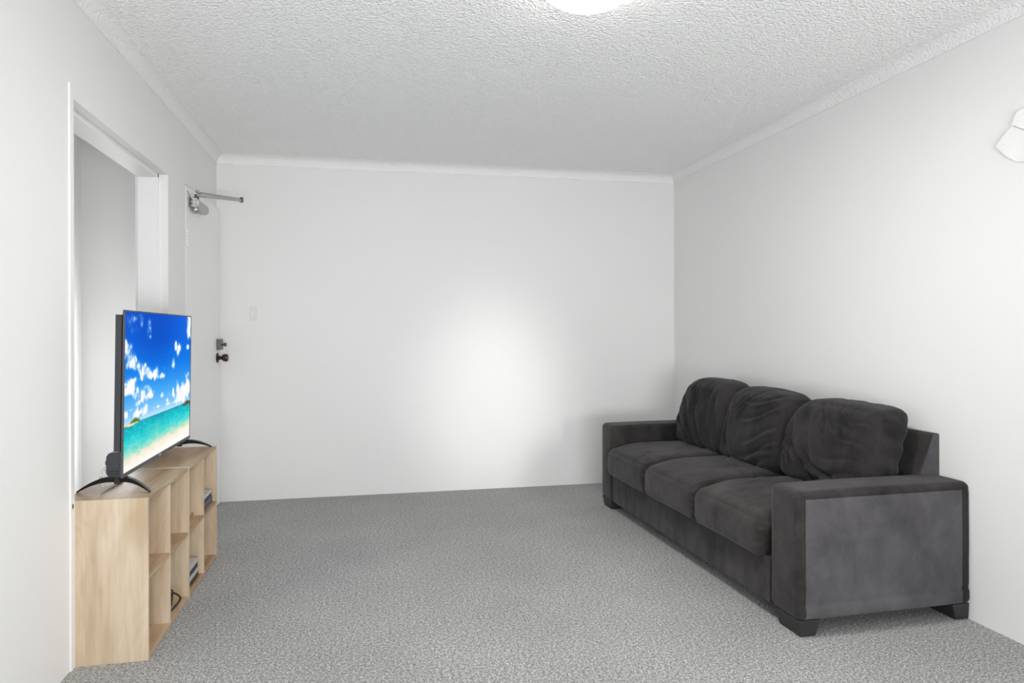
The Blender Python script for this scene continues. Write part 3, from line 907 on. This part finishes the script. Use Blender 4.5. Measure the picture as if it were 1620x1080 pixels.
# seat cushions
SEATF = {0: [((.30, .10), (.45, .50), .03, .006, 's'), ((.40, .05), (.50, .30), .03, .005, 's'), ((.15, .45), (.35, .57), .03, .004, 's')],
         1: [((.25, .05), (.45, .35), .025, .006, 's'), ((.32, .02), (.47, .25), .02, .005, 's'), ((.28, .25), (.46, .50), .03, .006, 's'), ((.38, .35), (.48, .55), .02, .005, 's'), ((.15, .20), (.40, .22), .03, .004, 's')],
         2: [((.20, .10), (.45, .30), .03, .006, 's'), ((.02, .08), (.10, .22), .03, .008, 's'), ((.25, .35), (.45, .52), .03, .004, 's')]}
for i in range(3):
    y0 = ARM0+SEG*i+.002; y1 = y0+SEG-.004
    x0, x1 = -.034, .63
    z0, z1 = .2475, .430
    hx, hy, hz = (x1-x0)/2, (y1-y0)/2, (z1-z0)/2
    bm, par = rounded_box(hx, hy, hz, .034, .013)
    cx, cy, cz = (x0+x1)/2, (y0+y1)/2, (z0+z1)/2
    for v in bm.verts:
        u = par[v]; p = v.co+Vector((cx, cy, cz))
        top = sstep(-.2, 1.0, u[2])
        crown = (1-u[1]**10)*(1-max(0, -u[0])**4*.9)*(1-.35*max(0, u[0])**4)
        p.z += top*(.040*crown-.018*sstep(-.3, -1.0, u[0])-.004)
        # rounded, slightly sagging front
        if u[0] < -.6:
            f = sstep(-.6, -1, u[0])
            p.x -= .016*f*(1-u[1]**4)*(1-(u[2])**2)
            p.z -= .006*f*sstep(.2, -1, u[2])
        if i == 0: p.y += .045*sstep(-.45, -1, u[1])*sstep(-.3, -1, u[0])*sstep(.7, -.8, u[2])
        # corner puckers along the vertical edges of the front
        ed = math.exp(-((1-abs(u[1]))/.07)**2)*sstep(-.7, -.95, u[0])
        p.x += .006*ed*(1 if math.sin(p.z*170+i) > 0 else .3)*math.sin(p.z*170+i)
        lx, ly = p.x, p.y-y0
        d = sum(fold((lx, ly), *f) for f in SEATF[i]) if u[2] > .5 else 0
        d += .008*(fbm(lx*5, ly*5, i*3.7, 3, 51)-.5)*top
        p.z += d*sstep(.5, .95, u[2])
        if u[2] < .5 and u[0] < -.9: p.x += .006*(fbm(ly*6, p.z*6, i, 3, 52)-.5)
        v.co = p
    obj('seat_cushion', bm, M_suede, SOFA, True)

# back cushions: boxed, leaning, full of creases; folds are in (y from the near side, height) of the front face
BACKF = {
 0: [((.10, .03), (.46, .17), .022, .016, 's'), ((.02, .10), (.40, .02), .03, .010, 's'), ((.05, .16), (.30, .17), .016, .006, 'v'), ((.28, .30), (.50, .42), .03, .012, 's'), ((.20, .28), (.40, .40), .02, .010, 's'),
     ((.12, .28), (.26, .38), .018, .008, 's'), ((.30, .02), (.55, .20), .03, .016, 's'), ((.48, .10), (.58, .30), .03, .010, 's'), ((.03, .22), (.18, .27), .014, .007, 's'), ((.35, .10), (.42, .35), .05, .010, 'v'), ((.03, .31), (.14, .34), .012, .006, 's'), ((.02, .07), (.14, .10), .012, .006, 's')],
 1: [((.06, .10), (.40, .03), .03, .010, 's'), ((.05, .22), (.32, .12), .03, .010, 's'), ((.08, .33), (.35, .24), .022, .012, 's'), ((.10, .38), (.40, .33), .02, .012, 's'), ((.28, .40), (.44, .24), .02, .011, 's'), ((.36, .36), (.52, .28), .018, .010, 's'), ((.04, .15), (.25, .07), .02, .008, 's'), ((.10, .04), (.30, .01), .02, .006, 's'), ((.48, .06), (.57, .30), .03, .010, 'v')],
 2: [((.18, .01), (.44, .36), .03, .018, 's'), ((.27, .00), (.53, .30), .025, .014, 's'), ((.34, -.01), (.57, .20), .022, .014, 's'), ((.44, -.01), (.58, .09), .016, .008, 'v'), ((.12, .05), (.30, .40), .035, .014, 's'), ((.20, .22), (.24, .40), .018, .007, 's'), ((.26, .24), (.31, .40), .016, .007, 's'), ((.33, .26), (.38, .40), .016, .007, 's'), ((.40, .24), (.45, .39), .018, .006, 's'), ((.05, .10), (.14, .36), .03, .008, 'v')],
}
BK = [dict(top=.858, x=.430, h=0, t=.200), dict(top=.867, x=.428, h=.014, t=.185), dict(top=.884, x=.432, h=.004, t=.185)]
for i in range(3):
    y0 = ARM0+SEG*i-.004; y1 = y0+SEG+.008
    zb_, zt = .452, BK[i]['top']-.016
    th = BK[i]['t']
    hx, hy, hz = th/2, (y1-y0)/2, (zt-zb_)/2
    bm, par = rounded_box(hx, hy, hz, .055, .0095)
    cy, cz = (y0+y1)/2, (zb_+zt)/2
    for v in bm.verts:
        u = par[v]
        p = Vector(v.co)
        # puffing of the big faces, sides and top
        pf = (1-u[1]**2*.9)*(1-u[2]**2*.85)
        if u[0] < 0: p.x += u[0]*.036*pf
        else: p.x += u[0]*.020*pf
        p.z += (.018 if u[2] > 0 else .0)*u[2]*(1-u[1]**2)*(1-u[0]**2*.5)
        p.y += u[1]*.010*(1-u[2]**2)*(1-u[0]**2)
        # rounder upper corners
        c = sstep(.55, 1.0, abs(u[1]))*sstep(.35, 1.0, u[2])
        kc = .35 if (i == 0 and u[1] < 0) else 1.0
        p.z -= c*.020*kc; p.y -= math.copysign(c*.018*kc, u[1])
        ly, lz = p.y+hy, p.z+hz
        front = sstep(.2, -.7, u[0])
        d = sum(fold((ly, lz), *f) for f in BACKF[i])
        d += .012*(fbm(ly*6+i*9, lz*6, 0, 3, 61)-.5)
        d += .006*(fbm(ly*14+i*3, lz*9, 0, 2, 63)-.5)
        p.x -= d*front*1.25
        if u[2] > 0: p.z += BK[i]['h']*u[1]*u[2]
        p.x += .0045*math.exp(-((abs(u[1])-.90)/.014)**2)*sstep(-.5, -.9, u[0])
        if u[0] > -.5:
            w = sstep(-.5, .1, u[0])
            p.z += .010*(fbm(ly*14, p.x*10, i, 2, 64)-.5)*w*(1 if u[2] > .6 else 0)
            if abs(u[1]) > .9: p.y += .010*math.sin((lz*.9+p.x*.35)*75+2*vnoise(lz*6, 0, i))*.5*w*(1 if u[1] < 0 else .3)
        # lean back
        p.x += BK[i]['x']+th/2+.27*lz-.012*math.cos(u[2]*PI/2)
        p.y += cy; p.z += cz
        v.co = p
    bc = obj('back_cushion', bm, M_suede_back, SOFA, True)

# feet
def foot(x0, x1, y0, y1, bx0, bx1, by0, by1):
    bm = bmesh.new()
    A = [bm.verts.new(p) for p in ((bx0, by0, 0), (bx1, by0, 0), (bx1, by1, 0), (bx0, by1, 0))]
    B = [bm.verts.new(p) for p in ((x0, y0, .066), (x1, y0, .066), (x1, y1, .066), (x0, y1, .066))]
    bm.faces.new(A[::-1]); bm.faces.new(B)
    for i in range(4): bm.faces.new((A[i], A[(i+1) % 4], B[(i+1) % 4], B[i]))
    bmesh.ops.bevel(bm, geom=bm.edges[:], offset=.003, segments=2, profile=.5, affect='EDGES')
    return bm
obj('foot', foot(.002, .098, .004, .168, .012, .078, .011, .146), M_foot, SOFA)
obj('foot', foot(.715, .810, .004, .168, .735, .798, .008, .146), M_foot, SOFA)
obj('foot', foot(.004, .098, 2.017, 2.181, .014, .078, 2.035, 2.160), M_foot, SOFA)
obj('foot', foot(.715, .808, 2.017, 2.181, .735, .796, 2.035, 2.170), M_foot, SOFA)

# ------------------------------------------------------------------ light
LP = (6, 58, 600, 8.5, 21.5)
def area(name, loc, rot, sx, sy, power, col=(1, 1, 1), spread=PI):
    l = bpy.data.lights.new(name, 'AREA'); l.shape = 'RECTANGLE'; l.size = sx; l.size_y = sy
    l.energy = power; l.color = col; l.spread = spread
    o = link(bpy.data.objects.new(name, l)); o.location = loc; o.rotation_euler = rot
    return o
DAY = (.975, .988, 1.0)
area('daylight_sky', ((WX0+WX1)/2, YF-.02, 1.55), (PI/2-.15, 0, 0), WX1-WX0, .95, LP[0], DAY, math.radians(120))
area('daylight_ground', ((WX0+WX1)/2, YF-.02, .68), (PI/2+.35, 0, 0), WX1-WX0, .8, LP[1], DAY, math.radians(120))
area('added_hall_fill', (-1.40, 4.96, .80), (-PI/2, 0, 0), .4, 1.2, LP[3], DAY)  # added unseen fill light that brightens the hall behind the doorway
l = bpy.data.lights.new('lamp_downlight', 'AREA'); l.shape = 'DISK'; l.size = .28; l.energy = LP[4]; l.color = (1, .985, .96)
o = link(bpy.data.objects.new('lamp_downlight', l)); o.location = (.786, 2.385, ZC-.088)
# added unseen spotlight making the bright patch on the back wall
l = bpy.data.lights.new('added_wall_spot', 'SPOT'); l.energy = LP[2]; l.spot_size = math.radians(13); l.spot_blend = 1.0; l.shadow_soft_size = .30; l.color = (1, .995, .985)
o = link(bpy.data.objects.new('added_wall_spot', l)); o.location = (2.17, YF+.05, 1.0)
o.rotation_euler = (Vector((.96, YB, .66))-o.location).to_track_quat('-Z', 'Y').to_euler()
o.scale = (.92, 1.25, 1.0)
w = bpy.data.worlds.new('world'); scene.world = w; w.use_nodes = True
bg = w.node_tree.nodes['Background']; bg.inputs['Color'].default_value = (.9, .95, 1, 1); bg.inputs['Strength'].default_value = 1.0

vs = scene.view_settings
vs.view_transform = 'Standard'; vs.look = 'None'; vs.exposure = .14; vs.gamma = 1.0
scene.cycles.use_denoising = True
scene.cycles.max_bounces = 14; scene.cycles.diffuse_bounces = 10
scene.cycles.sample_clamp_indirect = 8
